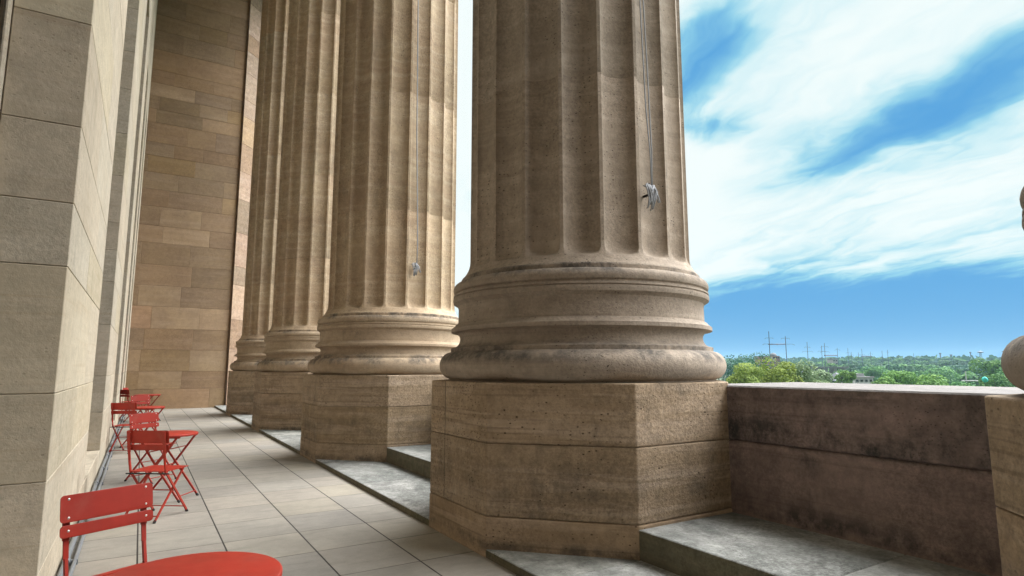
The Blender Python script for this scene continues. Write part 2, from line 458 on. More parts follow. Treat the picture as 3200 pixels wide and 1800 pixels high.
# ------------------------------------------------------------------ parapets between the columns
plabel = {0: 'dark weathered parapet between the big centre column and the right-edge column', 1: 'parapet behind the step between the centre column and the second column',
          2: 'short parapet length between second and third columns', 3: 'farthest parapet length between third and last columns'}
plabel[4] = 'parapet length behind the right-edge column, outside the picture'
for i, (y0, y1) in enumerate([(CY[q] + 1.0, CY[q + 1] - 1.0) for q in range(4)] + [(-4.4, -1.16)]):
    e = empty('parapet_wall', (5.0, (y0 + y1) / 2, 0)); tag(e, plabel[i], 'parapet', 'parapets between the columns')
    bm = bmesh.new(); rr = random.Random(30 + i)
    for (a, b) in ((.0, .849), (.854, 1.296)):
        block(bm, (XP + (.004 if a else 0), y0, a), (5.72, y1, b), .012, (rr.random(), rr.random(), .5, 1))
    bm.normal_update()
    for f in bm.faces: f.material_index = 1 if (f.normal.z > .5 and f.calc_center_median().z > 1.2) else 0
    o = link('stone_courses', bm, [M['parapet'], M['coping']], e); o.location = (-5.0, -(y0 + y1) / 2, 0)

# ------------------------------------------------------------------ facade: piers, sills, windows
fac = empty('museum_building', (-1.0, 0, 0)); tag(fac, 'pale stone building wall with tall piers and deep dark windows along the left', 'building')
def fpart(name, bm, m, smooth=False):
    o = link(name, bm, m, fac, smooth); o.location = (1.0, 0, 0); return o
PIERS = [(-2.6, 1.15), (4.33, 7.53), (10.27, 13.55), (15.75, 18.05), (19.75, 21.3), (22.7, 24.5)]
CZ = [-.1, .300, .807, 1.298, 2.037, 2.42, 2.897, 3.565, 4.25, 4.9, 5.6, 6.2, 6.9, 7.6, 8.3, 9.0, 9.7]
for k, (a, b) in enumerate(PIERS):
    bm = bmesh.new(); rr = random.Random(50 + k)
    box(bm, (-.86, a + .06, 0), (-.44, b - .06, 9.6)); 
    lay = tintlayer(bm)
    zz = CZ if k != 2 else [-.1, .300, .82, 1.32, 2.05, 2.67, 3.13, 3.54, 4.25, 4.9, 5.6, 6.2, 6.9, 7.6, 8.3, 9.0, 9.7]
    for j, (z0, z1) in enumerate(zip(zz[:-1], zz[1:])):
        ny = max(1, round((b - a) / 1.35)); L = (b - a) / ny
        cuts = [a] + [a + L * (q + (.28 if j % 2 else -.12)) for q in range(1, ny)] + [b]
        for c0, c1 in zip(cuts[:-1], cuts[1:]):
            block(bm, (-.79, c0 + .0012, z0 + .0015), (-.41 + rr.uniform(-.001, .001), c1 - .0012, z1 - .0015), .004,
                  (rr.random(), rr.random(), .5 + rr.uniform(-.3, .3), 1))
    fpart('pier', bm, M['pier'])
for k in range(len(PIERS) - 1):
    a, b = PIERS[k][1], PIERS[k + 1][0]
    bm = bmesh.new(); block(bm, (-1.3, a, -.1), (-.412, b, .296), .006); fpart('window_sill', bm, M['pier'])
    # window: jamb bead, dark frame with mullions and panes
    bm = bmesh.new()
    for (y0, y1) in ((a, a + .055), (b - .055, b)): block(bm, (-.825, y0, .30), (-.792, y1, 9.7), .012, (.1, .4, .55, 1))
    fpart('jamb_bead', bm, M['pier'])
    bm = bmesh.new()
    box(bm, (-1.08, a, .30), (-.96, a + .16, 9.7)); box(bm, (-1.08, b - .16, .30), (-.96, b, 9.7)); box(bm, (-1.08, a + .16, .30), (-.96, b - .16, .42))
    w = b - a - .32
    nv = max(1, int(w / .75))
    for q in range(1, nv): box(bm, (-1.06, a + .16 + w * q / nv - .025, .42), (-.98, a + .16 + w * q / nv + .025, 9.7))
    for z in [1.35 + .95 * q for q in range(9)]: box(bm, (-1.055, a + .16, z), (-.985, b - .16, z + .045))
    fr = fpart('window_frame', bm, M['frame'])
    bm = bmesh.new(); box(bm, (-1.03, a + .16, .42), (-1.02, b - .16, 9.7)); fr2 = link('pane', bm, M['glass'], fr)
bm = bmesh.new(); block(bm, (-1.3, -14, 9.7), (-.412, 24.5, 17.6), .01, (.2, .3, .5, 1)); fpart('upper_wall', bm, M['pier'])
bm = bmesh.new(); box(bm, (-26, -14, -24), (-1.30, 34, 22)); fpart('wall_core', bm, M['backing'])
bm = bmesh.new(); block(bm, (-1.3, -14, -.1), (-.412, -2.6, 9.7), .01, (.3, .3, .5, 1)); fpart('wall_panel', bm, M['pier'])
bm = bmesh.new(); box(bm, (-1.3, -14.0, 17.6), (6.4, 26.5, 21.5)); fpart('portico_ceiling', bm, M['ceiling'])
bm = bmesh.new(); box(bm, (-1.3, -14.0, -24), (5.8, 26.5, -.31)); fpart('terrace_podium', bm, M['backing'])

# ------------------------------------------------------------------ end wall
ew = empty('end_wall', (1.0, YEND, 0)); tag(ew, 'tall end wall of mixed tan, ochre and mauve sandstone blocks closing the terrace', 'wall')
bm = bmesh.new(); rr = random.Random(3); box(bm, (-1.2, YEND + .03, -.1), (2.66, YEND + .5, 17.6)); tintlayer(bm)
z = -.02; j = 0
while z < 17.5:
    h = rr.choice([.62, .70, .74, .78, .50])
    x = -1.2 - rr.uniform(0, 1.0)
    while x < 2.64:
        w = rr.choice([.95, 1.25, 1.5, 1.75, 1.3])
        x1 = min(x + w, 2.66)
        if 2.66 - x1 < .3: x1 = 2.66
        block(bm, (max(x, -1.2), YEND + rr.uniform(0, .004), z + .002), (x1 - .003, YEND + .2, min(z + h, 17.6) - .003), .005, (rr.random(), rr.random(), rr.random() , 1))
        x = x1
    z += h; j += 1
o = link('block_courses', bm, M['endwall'], ew); o.location = (-1.0, -YEND, 0)
bm = bmesh.new(); z = -.1
tintlayer(bm)
while z < 17.5:
    h = rr.choice([.9, 1.1, 1.3, .7])
    prism(bm, [(2.71, YEND - .12), (3.87, YEND + 1.04), (5.7, YEND + 1.04), (5.7, YEND + 1.3), (2.71, YEND + 1.3)], z + .002, min(z + h, 17.6) - .002, (rr.random(), rr.random(), rr.random(), 1)); z += h
o = link('anta', bm, M['anta'], ew); o.location = (-1.0, -YEND, 0)
bm = bmesh.new(); box(bm, (2.662, YEND + .05, -.1), (2.708, YEND + .6, 17.6)); o = link('recess_back', bm, M['endwall'], ew); o.location = (-1.0, -YEND, 0)
# unseen wall added close behind the camera to keep light off the pier reveals
nw = empty('unseen_end_wall', (1.0, -4.6, 0)); tag(nw, 'unseen sandstone wall added behind the viewpoint to cut light from that end', 'wall')
bm = bmesh.new(); block(bm, (-1.3, -5.2, -.1), (5.7, -4.4, 17.6), .01, (.4, .4, .4, 1)); o = link('wall_face', bm, M['endwall'], nw); o.location = (-1.0, 4.6, 0)

# ------------------------------------------------------------------ conduit along the wall base
cd = empty('conduit', (-.36, 6, 0)); tag(cd, 'pair of thin grey conduits clipped along the foot of the left wall', 'pipe')
bm = bmesh.new(); rr = random.Random(8)
for xo, r in ((-.372, .020), (-.322, .014)):
    pts = [(xo + rr.uniform(-.004, .004), y * .6 - 1.0, .026 + rr.uniform(0, .004)) for y in range(42)]
    tube(bm, pts, r, 8)
o = link('pipe_run', bm, M['conduit'], cd, True); o.location = (.36, -6, 0)
for q in range(17):
    y = 3.1 + q * 1.23 + rr.uniform(-.15, .15)
    bm = bmesh.new(); tube(bm, [(-.372, y - .045, .028), (-.372, y + .045, .028)], .027, 10)
    box(bm, (-.405, y - .014, .001), (-.300, y + .014, .012)); box(bm, (-.345, y - .012, .012), (-.300, y + .012, .036))
    o = link('pipe_clamp', bm, M['conduit'], cd); o.location = (.36, -6, 0)

# ------------------------------------------------------------------ ropes
def rope(ci, ang, z, two, label, sc=1.0, seed=1):
    rr = random.Random(seed)
    cx, cy = CX, CY[ci]; a = R(ang)
    n = Vector((math.cos(a), math.sin(a), 0)); tg = Vector((-math.sin(a), math.cos(a), 0)); up = Vector((0, 0, 1))
    o0 = Vector((cx, cy, 0)) + n * 1.045
    e = empty('rope', o0 + up * z); tag(e, label, 'rope')
    P = lambda s, h, d=0: tg * s * sc + up * h * sc + n * d * sc
    bm = bmesh.new()
    tube(bm, [P(0, 0, -.03), P(0, 0, .05)], .012, 8)
    tube(bm, [P(0, -.09, .05), P(.005, 0, .055), P(-.005, .10, .05)], [.008, .014, .007], 8)
    link('cleat', bm, M['iron'], e, True)
    bm = bmesh.new()
    for q in range(11):
        s0, s1 = rr.uniform(-.055, .035), rr.uniform(-.03, .03)
        tube(bm, [P(s0, .085 + rr.uniform(-.02, .015), .06), P(s0 * 1.25 + .01, .02, .085 + rr.uniform(-.01, .015)), P((s0 + s1) / 2, -.05, .085), P(s1, -.125 + rr.uniform(-.02, .03), .05)], .0062, 6)
    tube(bm, [P(.03, .07, .06), P(.055, .02, .075), P(.085, -.04, .07), P(.10, -.06, .06), P(.09, -.065, .055), P(.06, -.02, .065)], .006, 6)
    tube(bm, [P(.03, .08, .07), P(-.01, .0, .09), P(-.05, .05, .07), P(-.07, .07, .05)], .006, 6)
    link('coil', bm, M['rope'], e, True)
    bm = bmesh.new()
    tube(bm, [P(.028, .08, .05), P(.030, .4, .055), P(.012, 1.2, .05), P(-.02, 2.4, .04), P(-.06, 6, .03), P(-.10, 14.3, .02)], .0058 if two else .010, 6)
    if two: tube(bm, [P(.022, .07, .05), P(.012, .38, .055), P(-.018, .8, .05), P(-.045, 2.0, .04), P(-.09, 6, .03), P(-.14, 14.3, .02)], .0058, 6)
    link('hanging_line', bm, M['rope'], e, True)
rope(1, -93.0, 2.93, True, 'doubled pale rope hanging to a tangled coil on the big centre column', 1.0, 2)
rope(2, -92.0, 3.03, False, 'single pale rope ending in a tidy small coil on the second column', .95, 5)

# ------------------------------------------------------------------ bistro furniture
def rrect(bm, cx, z0, z1, hw, rad, y, th, n=5, curve=0):
    """rounded rectangle plate in the XZ plane, slightly bowed back"""
    pts = []
    for (sx, sz, a0) in ((1, 1, 0), (-1, 1, 90), (-1, -1, 180), (1, -1, 270)):
        for k in range(n + 1):
            a = R(a0 + 90 * k / n)
            pts.append((cx + sx * (hw - rad) + rad * math.cos(a), (z1 - rad if sz > 0 else z0 + rad) + rad * math.sin(a)))
    F = [bm.verts.new((x, y - th / 2, z)) for x, z in pts]; B = [bm.verts.new((x, y + th / 2, z)) for x, z in pts]
    bm.faces.new(F); bm.faces.new(list(reversed(B))); m = len(pts)
    for i in range(m): bm.faces.new((F[(i + 1) % m], F[i], B[i], B[(i + 1) % m]))
def bevel_all(bm, w=.002):
    bmesh.ops.bevel(bm, geom=[e for e in bm.edges], offset=w, segments=1, affect='EDGES')
def lean(z):  # the back leans away from the sitter (to +Y)
    return .165 + (z - .45) * .17
def make_chair():
    """faces local -Y; origin on the floor under the seat"""
    t = empty('folding_chair')
    for nm, z0, z1, rad in (('backrest_panel', .722, .845, .018), ('backrest_slat', .655, .710, .016)):
        bm = bmesh.new(); rrect(bm, 0, z0, z1, .21, rad, 0, .0035)
        for v in bm.verts: v.co.y += lean(v.co.z) - .014 + .010 * (abs(v.co.x) / .21) ** 2 * -1
        link(nm, bm, M['red'], t)
    for sx in (-1, 1):
        for z in (.826, .742, .684):
            bm = bmesh.new()
            bmesh.ops.create_uvsphere(bm, u_segments=10, v_segments=6, radius=.0062)
            for v in bm.verts: v.co.y *= .5; v.co += Vector((sx * .175, lean(z) - .0245, z))
            link('rivet', bm, M['rivet'], t, True)
        # stile and front leg: one long flat bar twisting below the back
        X = .175
        bm = bmesh.new()
        bar(bm, (sx * X, lean(.84), .838), (sx * X, lean(.64), .64), .030, .006)
        bar(bm, (sx * X, lean(.64), .641), (sx * X, lean(.56), .56), .022, .008)
        bar(bm, (sx * X, lean(.56), .561), (sx * X, .155, .45), .014, .018)
        bar(bm, (sx * X, .155, .452), (sx * X, -.235, .012), .012, .020)
        lg = link('leg', bm, M['red'], t)
        bm = bmesh.new(); tube(bm, [(sx * X, -.222, .022), (sx * X, -.240, .002)], .0135, 8); link('foot_cap', bm, M['rubber'], lg)
        X2 = .158
        bm = bmesh.new(); bar(bm, (sx * X2, -.155, .445), (sx * X2, .245, .012), .012, .020)
        lg = link('leg', bm, M['red'], t)
        bm = bmesh.new(); tube(bm, [(sx * X2, .235, .022), (sx * X2, .250, .002)], .0135, 8); link('foot_cap', bm, M['rubber'], lg)
    bm = bmesh.new()
    n = 7
    for k in range(n):
        y0 = -.19 + k * .052
        hw = .198 - .020 * (abs(k - 2) / 4)
        box(bm, (-hw, y0, .452), (hw, y0 + .040, .458))
    for sx in (-1, 1): box(bm, (sx * .13 - .01, -.188, .440), (sx * .13 + .01, .165, .4515))
    link('seat', bm, M['red'], t)
    for (p, q) in (((-.215, .162, .435), (.215, .162, .435)), ((-.16, -.150, .436), (.16, -.150, .436))):
        bm = bmesh.new(); tube(bm, [p, q], .0065, 8); link('seat_rod', bm, M['iron'] if p[1] > 0 else M['red'], t)
    for y, z, X in ((-.19, .062, .175), (.205, .055, .158), (-.02, .25, .175)):
        bm = bmesh.new(); tube(bm, [(-X, y, z), (X, y, z)], .0055, 6); link('stretcher', bm, M['red'], t)
    return t
def make_table():
    t = empty('bistro_table'); r = .307
    bm = bmesh.new(); P = [(r - .012, .690), (r - .003, .690), (r, .694), (r, .707), (r - .003, .7115), (r - .008, .713), (.001, .7135)]
    lathe(bm, P, 72, tint=(0, 0, 0, 1)); link('tabletop', bm, M['red'], t, True, 40)
    for s in (-1, 1):
        y = .20 * s
        for d, yy in ((1, y), (-1, y * .90)):
            bm = bmesh.new()
            bar(bm, (d * .225, yy * .92, .690), (-d * .02, yy, .36), .014, .020, (0, 1, 0))
            bar(bm, (-d * .02, yy, .36), (-d * .285, yy, .014), .014, .020, (0, 1, 0))
            lg = link('leg', bm, M['red'], t)
            bm = bmesh.new(); tube(bm, [(-d * .275, yy, .024), (-d * .296, yy, .002)], .014, 8); link('foot_cap', bm, M['rubber'], lg)
    for (x, z, Y) in ((-.255, .055, .20), (.255, .055, .18), (.12, .555, .19), (-.12, .52, .17), (0.0, .36, .19)):
        bm = bmesh.new(); tube(bm, [(x, -Y, z), (x, Y, z)], .006, 6); link('stretcher', bm, M['red'], t)
    bm = bmesh.new()
    for y in (-.17, .17): box(bm, (-.24, y - .012, .672), (.24, y + .012, .689))
    link('top_rail', bm, M['red'], t)
    return t
chair0 = make_chair(); table0 = make_table()
def face(dx, dy):    # rotation that turns local -Y towards (dx, dy)
    return math.atan2(dx, -dy)
ch = [(.000, 3.50, face(.45, -.89), 'nearest red folding chair, backrest towards the near red table top'),
      (.215, 6.98, face(.57, .82), 'dark red folding chair seen from behind, in front of the second table'),
      (.205, 9.20, face(.62, -.78), 'red folding chair with pinkish sheen on its back, behind the second table'),
      (-.115, 12.42, face(.45, .89), 'dark red folding chair seen from behind, before the third table by the wall'),
      (.145, 15.05, face(.55, -.83), 'red folding chair facing the camera, just beyond the third table'),
      (-.17, 19.3, face(.85, .55), 'small dark folding chair by the wall left of the farthest table'),
      (-.24, 20.75, face(.80, -.60), 'farthest folding chair, bright red back against the wall near the end')]
for i, (x, y, rz, lb) in enumerate(ch):
    o = chair0 if i == 0 else copy_tree(chair0)
    o.location = (x, y, 0); o.rotation_euler = (0, 0, rz); tag(o, lb, 'chair', 'red folding chairs along the terrace')
tb = [(.197, 2.485, .5, 'nearest round red table top at the bottom edge of the picture'),
      (.305, 7.86, -.58, 'second round red table between two folding chairs'),
      (.130, 13.15, -.5, 'third round red table, beyond the pinkish chair'),
      (.200, 19.0, -.45, 'farthest round red table before the end wall')]
for i, (x, y, rz, lb) in enumerate(tb):
    o = table0 if i == 0 else copy_tree(table0)
    o.location = (x, y, 0); o.rotation_euler = (0, 0, rz); tag(o, lb, 'table', 'round red tables along the terrace')

# ------------------------------------------------------------------ landscape beyond
GZ = -22.0
def hill(x, y):
    d = math.hypot(x, y)
    s = min(1, max(0, (d - 420) / 800)); s = s * s * (3 - 2 * s)
    n = noise.noise(Vector((x / 260, y / 260, 0))) * 4 * s
    return GZ + s * 28.0 + n - max(0, (d - 1500)) * .004
def ground_mat():
    m, t, b = mat('meadow_and_scrub')
    co = t.new('ShaderNodeTexCoord').outputs['Object']
    f = t.noise(co, .02, 6, .6); g = t.noise(co, .3, 5, .7)
    base = t.mix(t.ss(f, .4, .6), (.055, .085, .028, 1), (.09, .11, .045, 1))
    base = t.mix(t.ss(g, .5, .75), base, (.03, .05, .018, 1))
    t.put(b.inputs['Base Color'], base); b.inputs['Roughness'].default_value = .95
    return m
bm = bmesh.new(); NR, NA = 60, 96; rings = []
for i in range(NR + 1):
    d = 8 + 5200 * (i / NR) ** 2.2
    rings.append([bm.verts.new((d * math.cos(2 * math.pi * k / NA), d * math.sin(2 * math.pi * k / NA), hill(d * math.cos(2 * math.pi * k / NA), d * math.sin(2 * math.pi * k / NA)))) for k in range(NA)])
for i in range(NR):
    for k in range(NA):
        bm.faces.new((rings[i][k], rings[i + 1][k], rings[i + 1][(k + 1) % NA], rings[i][(k + 1) % NA]))
bm.faces.new(list(rings[0]))
bmesh.ops.recalc_face_normals(bm, faces=bm.faces)
tag(link('ground', bm, ground_mat(), None, True), kind='structure')

def leaf_mat(name, a, b_, c):
    m, t, b = mat(name)
    at_ = t.new('ShaderNodeAttribute', attribute_name='tint').outputs['Vector']
    r, g, bb = t.sep(at_)
    oi = t.new('ShaderNodeObjectInfo').outputs['Random']
    base = t.ramp(r, [(0, a), (.5, b_), (1, c)])
    v = t.math('MULTIPLY_ADD', oi, .35, .82)
    base = t.mix(1, base, t.comb(v, v, t.math('MULTIPLY', v, t.math('MULTIPLY_ADD', oi, .5, .75))), 'MULTIPLY')
    t.put(b.inputs['Base Color'], base); b.inputs['Roughness'].default_value = .7
    b.inputs['Specular IOR Level'].default_value = .2
    tr = t.new('ShaderNodeBsdfTranslucent'); t.put(tr.inputs[0], base)
    mx = t.new('ShaderNodeMixShader'); mx.inputs[0].default_value = .2
    out = [n for n in t.n if n.type == 'OUTPUT_MATERIAL'][0]
    t.l.new(b.outputs[0], mx.inputs[1]); t.l.new(tr.outputs[0], mx.inputs[2]); t.l.new(mx.outputs[0], out.inputs[0])
    return m
LM = {'lime': leaf_mat('yellow_green_leaves', (.17, .25, .05, 1), (.27, .36, .07, 1), (.40, .45, .13, 1)),
      'sage': leaf_mat('grey_green_leaves', (.12, .20, .10, 1), (.26, .36, .20, 1), (.45, .52, .34, 1)),
      'dark': leaf_mat('deep_green_leaves', (.02, .085, .05, 1), (.045, .14, .065, 1), (.09, .21, .08, 1)),
      'mid': leaf_mat('mid_green_leaves', (.06, .17, .05, 1), (.10, .24, .06, 1), (.17, .34, .09, 1)),
      'bright': leaf_mat('fresh_green_leaves', (.10, .22, .04, 1), (.16, .31, .06, 1), (.24, .40, .10, 1))}
M['bark'] = simple('bark', (.09, .07, .05, 1), .9)
def crown_bm(rad, hgt, n, leaf, seed, lobes=9):
    """leaf clumps spread through lobes, origin at the trunk's foot, crown top at hgt"""
    rr = random.Random(seed); bm = bmesh.new(); lay = tintlayer(bm)
    L = []
    for k in range(lobes):
        a = rr.uniform(0, 6.283); q = rr.uniform(.15, .72)
        s = rr.uniform(.26, .44)
        zc = hgt - rad * rr.uniform(.35, 1.25)
        L.append((Vector((math.cos(a) * q * rad, math.sin(a) * q * rad, zc)), rad * s, rr.uniform(.1, .9)))
    L.append((Vector((0, 0, hgt - rad * .42)), rad * .42, .6)); L.append((Vector((0, 0, hgt - rad * .95)), rad * .6, .35))
    for i in range(n):
        c, r, tn = rr.choice(L)
        d = Vector((rr.gauss(0, 1), rr.gauss(0, 1), rr.gauss(0, 1) + .25)).normalized()
        p = c + Vector((d.x, d.y, d.z * .8)) * r * (rr.uniform(.78, 1.03))
        nrm = (d + Vector((rr.uniform(-.7, .7), rr.uniform(-.7, .7), rr.uniform(-.3, .9)))).normalized()
        u = nrm.orthogonal().normalized(); v = nrm.cross(u); ang = rr.uniform(0, 6.28)
        u, v = u * math.cos(ang) + v * math.sin(ang), v * math.cos(ang) - u * math.sin(ang)
        s = leaf * rr.uniform(.6, 1.3)
        q = [bm.verts.new(p + u * s * x + v * s * y + nrm * s * zz) for x, y, zz in ((-1, -.3, 0), (-.2, -.8, .2), (.9, -.35, 0), (.7, .6, -.15), (-.4, .8, .1))]
        f = bm.faces.new(q); t = min(1, max(0, tn * .55 + (p.z - hgt + rad) / rad * .25 + rr.uniform(-.1, .35)))  # tint rises with height: lit tops and shaded undersides painted into leaf colour
        for l in f.loops: l[lay] = (t, 0, 0, 1)
    return bm
def trunk_bm(hgt, r, seed):
    rr = random.Random(seed); bm = bmesh.new()
    tube(bm, [(0, 0, -1), (rr.uniform(-.1, .1), 0, hgt * .3), (rr.uniform(-.3, .3), rr.uniform(-.3, .3), hgt * .8)], [r, r * .75, r * .25], 8)
    for k in range(5):
        a = rr.uniform(0, 6.28); l = hgt * .22
        tube(bm, [(0, 0, hgt * (.35 + .07 * k)), (math.cos(a) * l * .6, math.sin(a) * l * .6, hgt * (.48 + .07 * k)), (math.cos(a) * l, math.sin(a) * l, hgt * (.6 + .07 * k))], [r * .4, r * .25, r * .08], 6)
    return bm
def tree(x, ytop, d, wpx, kind, label, seed, n=2600, hfrac=None, group=None, leafpx=2.5):
    """a tree whose top shows at photo pixel (x, ytop) and whose crown is wpx wide there"""
    top = at(x, ytop, d); rad = wpx / 2 * d * 1.12 / FPX; g = hill(top.x, top.y)
    e = empty('tree', (top.x, top.y, g)); h = top.z - g
    link('crown', crown_bm(rad, h, int(n * 1.5), leafpx * d / FPX, seed, 16), LM[kind], e)
    link('trunk', trunk_bm(h, max(.25, rad * .06), seed), M['bark'], e)
    tag(e, label, 'tree', group); return e
T = [(2330, 1106, 190, 160, 'dark', 'blue-green tree rising behind the yellow-green tree beside the big column', 1, 3000),
     (2395, 1116, 105, 160, 'lime', 'yellow-green leafy tree just right of the big column base', 2, 4200),
     (2320, 1136, 95, 120, 'lime', 'low yellow-green tree touching the big column base', 3, 3600),
     (2512, 1126, 110, 150, 'sage', 'grey-green tree with pale leaves right of the yellow-green one', 4, 4200),
     (2560, 1160, 120, 90, 'sage', 'low grey-green tree at the right foot of the pale-leaved tree', 5, 2600),
     (2640, 1166, 230, 46, 'bright', 'small fresh green tree left of the low white building', 6, 1400),
     (2820, 1160, 210, 110, 'bright', 'bright green tree in the middle of the view over the parapet', 7, 2800),
     (2905, 1170, 205, 110, 'bright', 'bright green spreading tree right of the middle one', 8, 2600),
     (2765, 1180, 200, 70, 'bright', 'low bright green tree beside the low white building', 9, 1800),
     (3110, 1128, 330, 84, 'mid', 'tall mid-green tree just left of the right-edge column base', 10, 2600),
     (3120, 1168, 230, 120, 'mid', 'broad mid-green tree low at the right, by the round column base', 11, 2600),
     (3190, 1150, 300, 120, 'mid', 'mid-green tree hidden partly behind the right-edge column base', 12, 2000),
     (2930, 1150, 420, 100, 'mid', 'rounded tree behind the bright green spreading tree', 13, 2200),
     (2740, 1150, 380, 70, 'mid', 'rounded green tree above the low white building', 14, 1800),
     (2625, 1160, 300, 60, 'mid', 'green tree over the grey canopy roofs', 15, 1500),
     (2990, 1196, 190, 80, 'mid', 'low tree at the parapet left of the white mast', 16, 1500)]
for i, (x, y, d, w, k, lb, s, n) in enumerate(T): tree(x, y - 9, d, w * 1.06, k, lb, s, n)
# the wood: copies of four crowns at their own places
variants = []
for v in range(4):
    cr = crown_bm(8.4, 15.0, 1100, .75, 70 + v, 13); me = bpy.data.meshes.new('crown'); cr.to_mesh(me); cr.free(); me.materials.append(LM['dark' if v < 2 else 'mid'])
    tk = trunk_bm(15, .4, 70 + v); mt = bpy.data.meshes.new('trunk'); tk.to_mesh(mt); tk.free(); mt.materials.append(M['bark'])
    variants.append((me, mt))
rr = random.Random(21); cnt = 0
rows = [(430, 1158, 10), (520, 1148, 13), (620, 1143, 15), (740, 1137, 18), (880, 1131, 22), (1050, 1125, 26), (1200, 1121, 28)]
for d0, yt, n in rows:
    for k in range(n):
        px = 2575 + (3230 - 2575) * (k + rr.uniform(-.3, .3) + .5) / n
        if d0 < 600 and px < 2650: continue
        d = d0 * rr.uniform(.94, 1.06); top = at(px, yt - 4 + rr.uniform(-7, 7), d); g = hill(top.x, top.y)
        h = max(7, top.z - g); s = h / 15; sw = s if d0 > 600 else min(s, 1.2); sw = max(sw, .85) * rr.uniform(.85, 1.25)
        me, mt = variants[rr.randrange(4)]
        e = empty('tree', (top.x, top.y, top.z - h)); e.scale = (sw, sw, s); e.rotation_euler = (0, 0, rr.uniform(0, 6.28))
        for nm, mm in (('crown', me), ('trunk', mt)):
            o = bpy.data.objects.new(nm, mm); C.objects.link(o); o.parent = e
        tag(e, 'one of the rounded green trees massed in the wood beyond the parapet', 'tree', 'trees of the wood beyond the parapet'); cnt += 1
for k in range(22):    # tree line behind the pale trees, left part of the view
    px = 2230 + 390 * (k + .5) / 22 + rr.uniform(-6, 6); d = rr.uniform(650, 900); top = at(px, 1127 + rr.uniform(-4, 6), d); g = hill(top.x, top.y); h = max(7, top.z - g); s = h / 15
    me, mt = variants[rr.randrange(4)]
    e = empty('tree', (top.x, top.y, top.z - h)); e.scale = (s * 1.1, s * 1.1, s); e.rotation_euler = (0, 0, rr.uniform(0, 6.28))
    for nm, mm in (('crown', me), ('trunk', mt)):
        o = bpy.data.objects.new(nm, mm); C.objects.link(o); o.parent = e
    tag(e, 'one of the small trees in the far line behind the railway masts', 'tree', 'far tree line behind the railway masts')

# far woods on the hill: one mass nobody could count
rr = random.Random(5); bm = bmesh.new(); lay = tintlayer(bm)
for k in range(6000):
    az = R(rr.uniform(35, 82)); d = rr.uniform(1150, 2300); x, y = d * math.sin(az), d * math.cos(az); z = hill(x, y)
    p = Vector((x, y, z + rr.uniform(2, 11))); s = rr.uniform(2.5, 6)
    nrm = Vector((rr.uniform(-1, 1), rr.uniform(-1, 1), rr.uniform(.2, 1.2))).normalized(); u = nrm.orthogonal().normalized(); v = nrm.cross(u)
    f = bm.faces.new([bm.verts.new(p + u * s * a + v * s * b) for a, b in ((-1, -.4), (.1, -1), (1, -.2), (.6, .8), (-.6, .7))]); tt = rr.random()
    for l in f.loops: l[lay] = (tt, 0, 0, 1)
tag(link('far_woods', bm, LM['dark']), 'distant blue-green woods along the horizon', 'woods', kind='stuff')

M['mast'] = simple('weathered_steel', (.07, .10, .17, 1), .6, .3)
M['concrete'] = simple('pale_concrete', (.28, .28, .29, 1), .85)
M['roofgrey'] = simple('grey_roof', (.15, .165, .19, 1), .7)
M['whitewall'] = simple('white_wall', (.45, .46, .48, 1), .8)
M['brick'] = simple('red_brick', (.22, .14, .12, 1), .9)
M['teal'] = simple('teal_plastic', (.03, .50, .46, 1), .6)
# railway masts
W = R(YAW); rt = Vector((math.cos(W), -math.sin(W), 0)); fw = Vector((math.sin(W), math.cos(W), 0))
def mast(x, y, arms, label, d=None, thick=.35, name='railway_mast', group='railway masts beyond the trees'):
    d = d or 17.5 * 1900 / (1150 - y)
    top = at(x, y, d); g = hill(top.x, top.y); k = d / FPX * .9
    e = empty(name, (top.x, top.y, g)); tag(e, label, 'mast', group)
    h = top.z - g; w = max(thick, 1.15 * k)
    bm = bmesh.new(); tube(bm, [(0, 0, 0), (0, 0, h)], [w * .62, w * .42], 8); link('pole', bm, M['mast'], e)
    for (dy, hw) in arms:
        z = h - dy * k; bm = bmesh.new(); q = rt * hw * k
        tube(bm, [-q - Vector((0, 0, 3 * k)) + Vector((0, 0, z)), -q * .75 + Vector((0, 0, z)), Vector((0, 0, z)), q * .75 + Vector((0, 0, z)), q + Vector((0, 0, z - 3 * k))], w * .22, 6)
        link('crossarm', bm, M['mast'], e)
    return e, top, k
m1, t1, k1 = mast(2402, 1035.5, [(21, 14), (40, 22)], 'tallest railway mast, left post of the tall pair', 290)
m2, t2, k2 = mast(2454, 1051, [(6, 14), (24.5, 28)], 'right post of the tall pair of railway masts', 300)
bm = bmesh.new(); a = at(2402, 1076, 290); b = at(2454, 1075.5, 300); tube(bm, [a - m1.location, b - m1.location], .28, 6)
link('cross_beam', bm, M['mast'], m1)
for (x, y, arms, lb) in [(2521.7, 1068.5, [(16, 10), (29, 17)], 'single railway mast right of the tall pair'),
    (2566.8, 1080, [(17, 13)], 'shorter mast of the close pair above the grey bridge'), (2575.7, 1072, [(11, 12), (26, 14)], 'taller mast of the close pair above the grey bridge'),
    (2616, 1087.5, [(5, 8)], 'railway mast over the right end of the bridge'), (2649, 1088, [(14, 7)], 'slender mast, first right of the bridge'),
    (2660, 1099.6, [(8, 6)], 'small mast just right of the slender one'), (2682, 1100.6, [(8, 6)], 'small mast left of the far portal mast'),
    (2692.6, 1090, [(17, 9)], 'far portal mast, taller than its neighbours'), (2719.7, 1099, [(6, 6)], 'last mast of the row of railway masts'),
    (2756, 1096, [], 'thin distant pole left of the twin far pole'), (2773, 1093, [(6, 3)], 'thicker distant pole over the wood'), (2855, 1104, [], 'short lone pole above the wood\'s middle')]:
    mast(x, y, arms, lb)
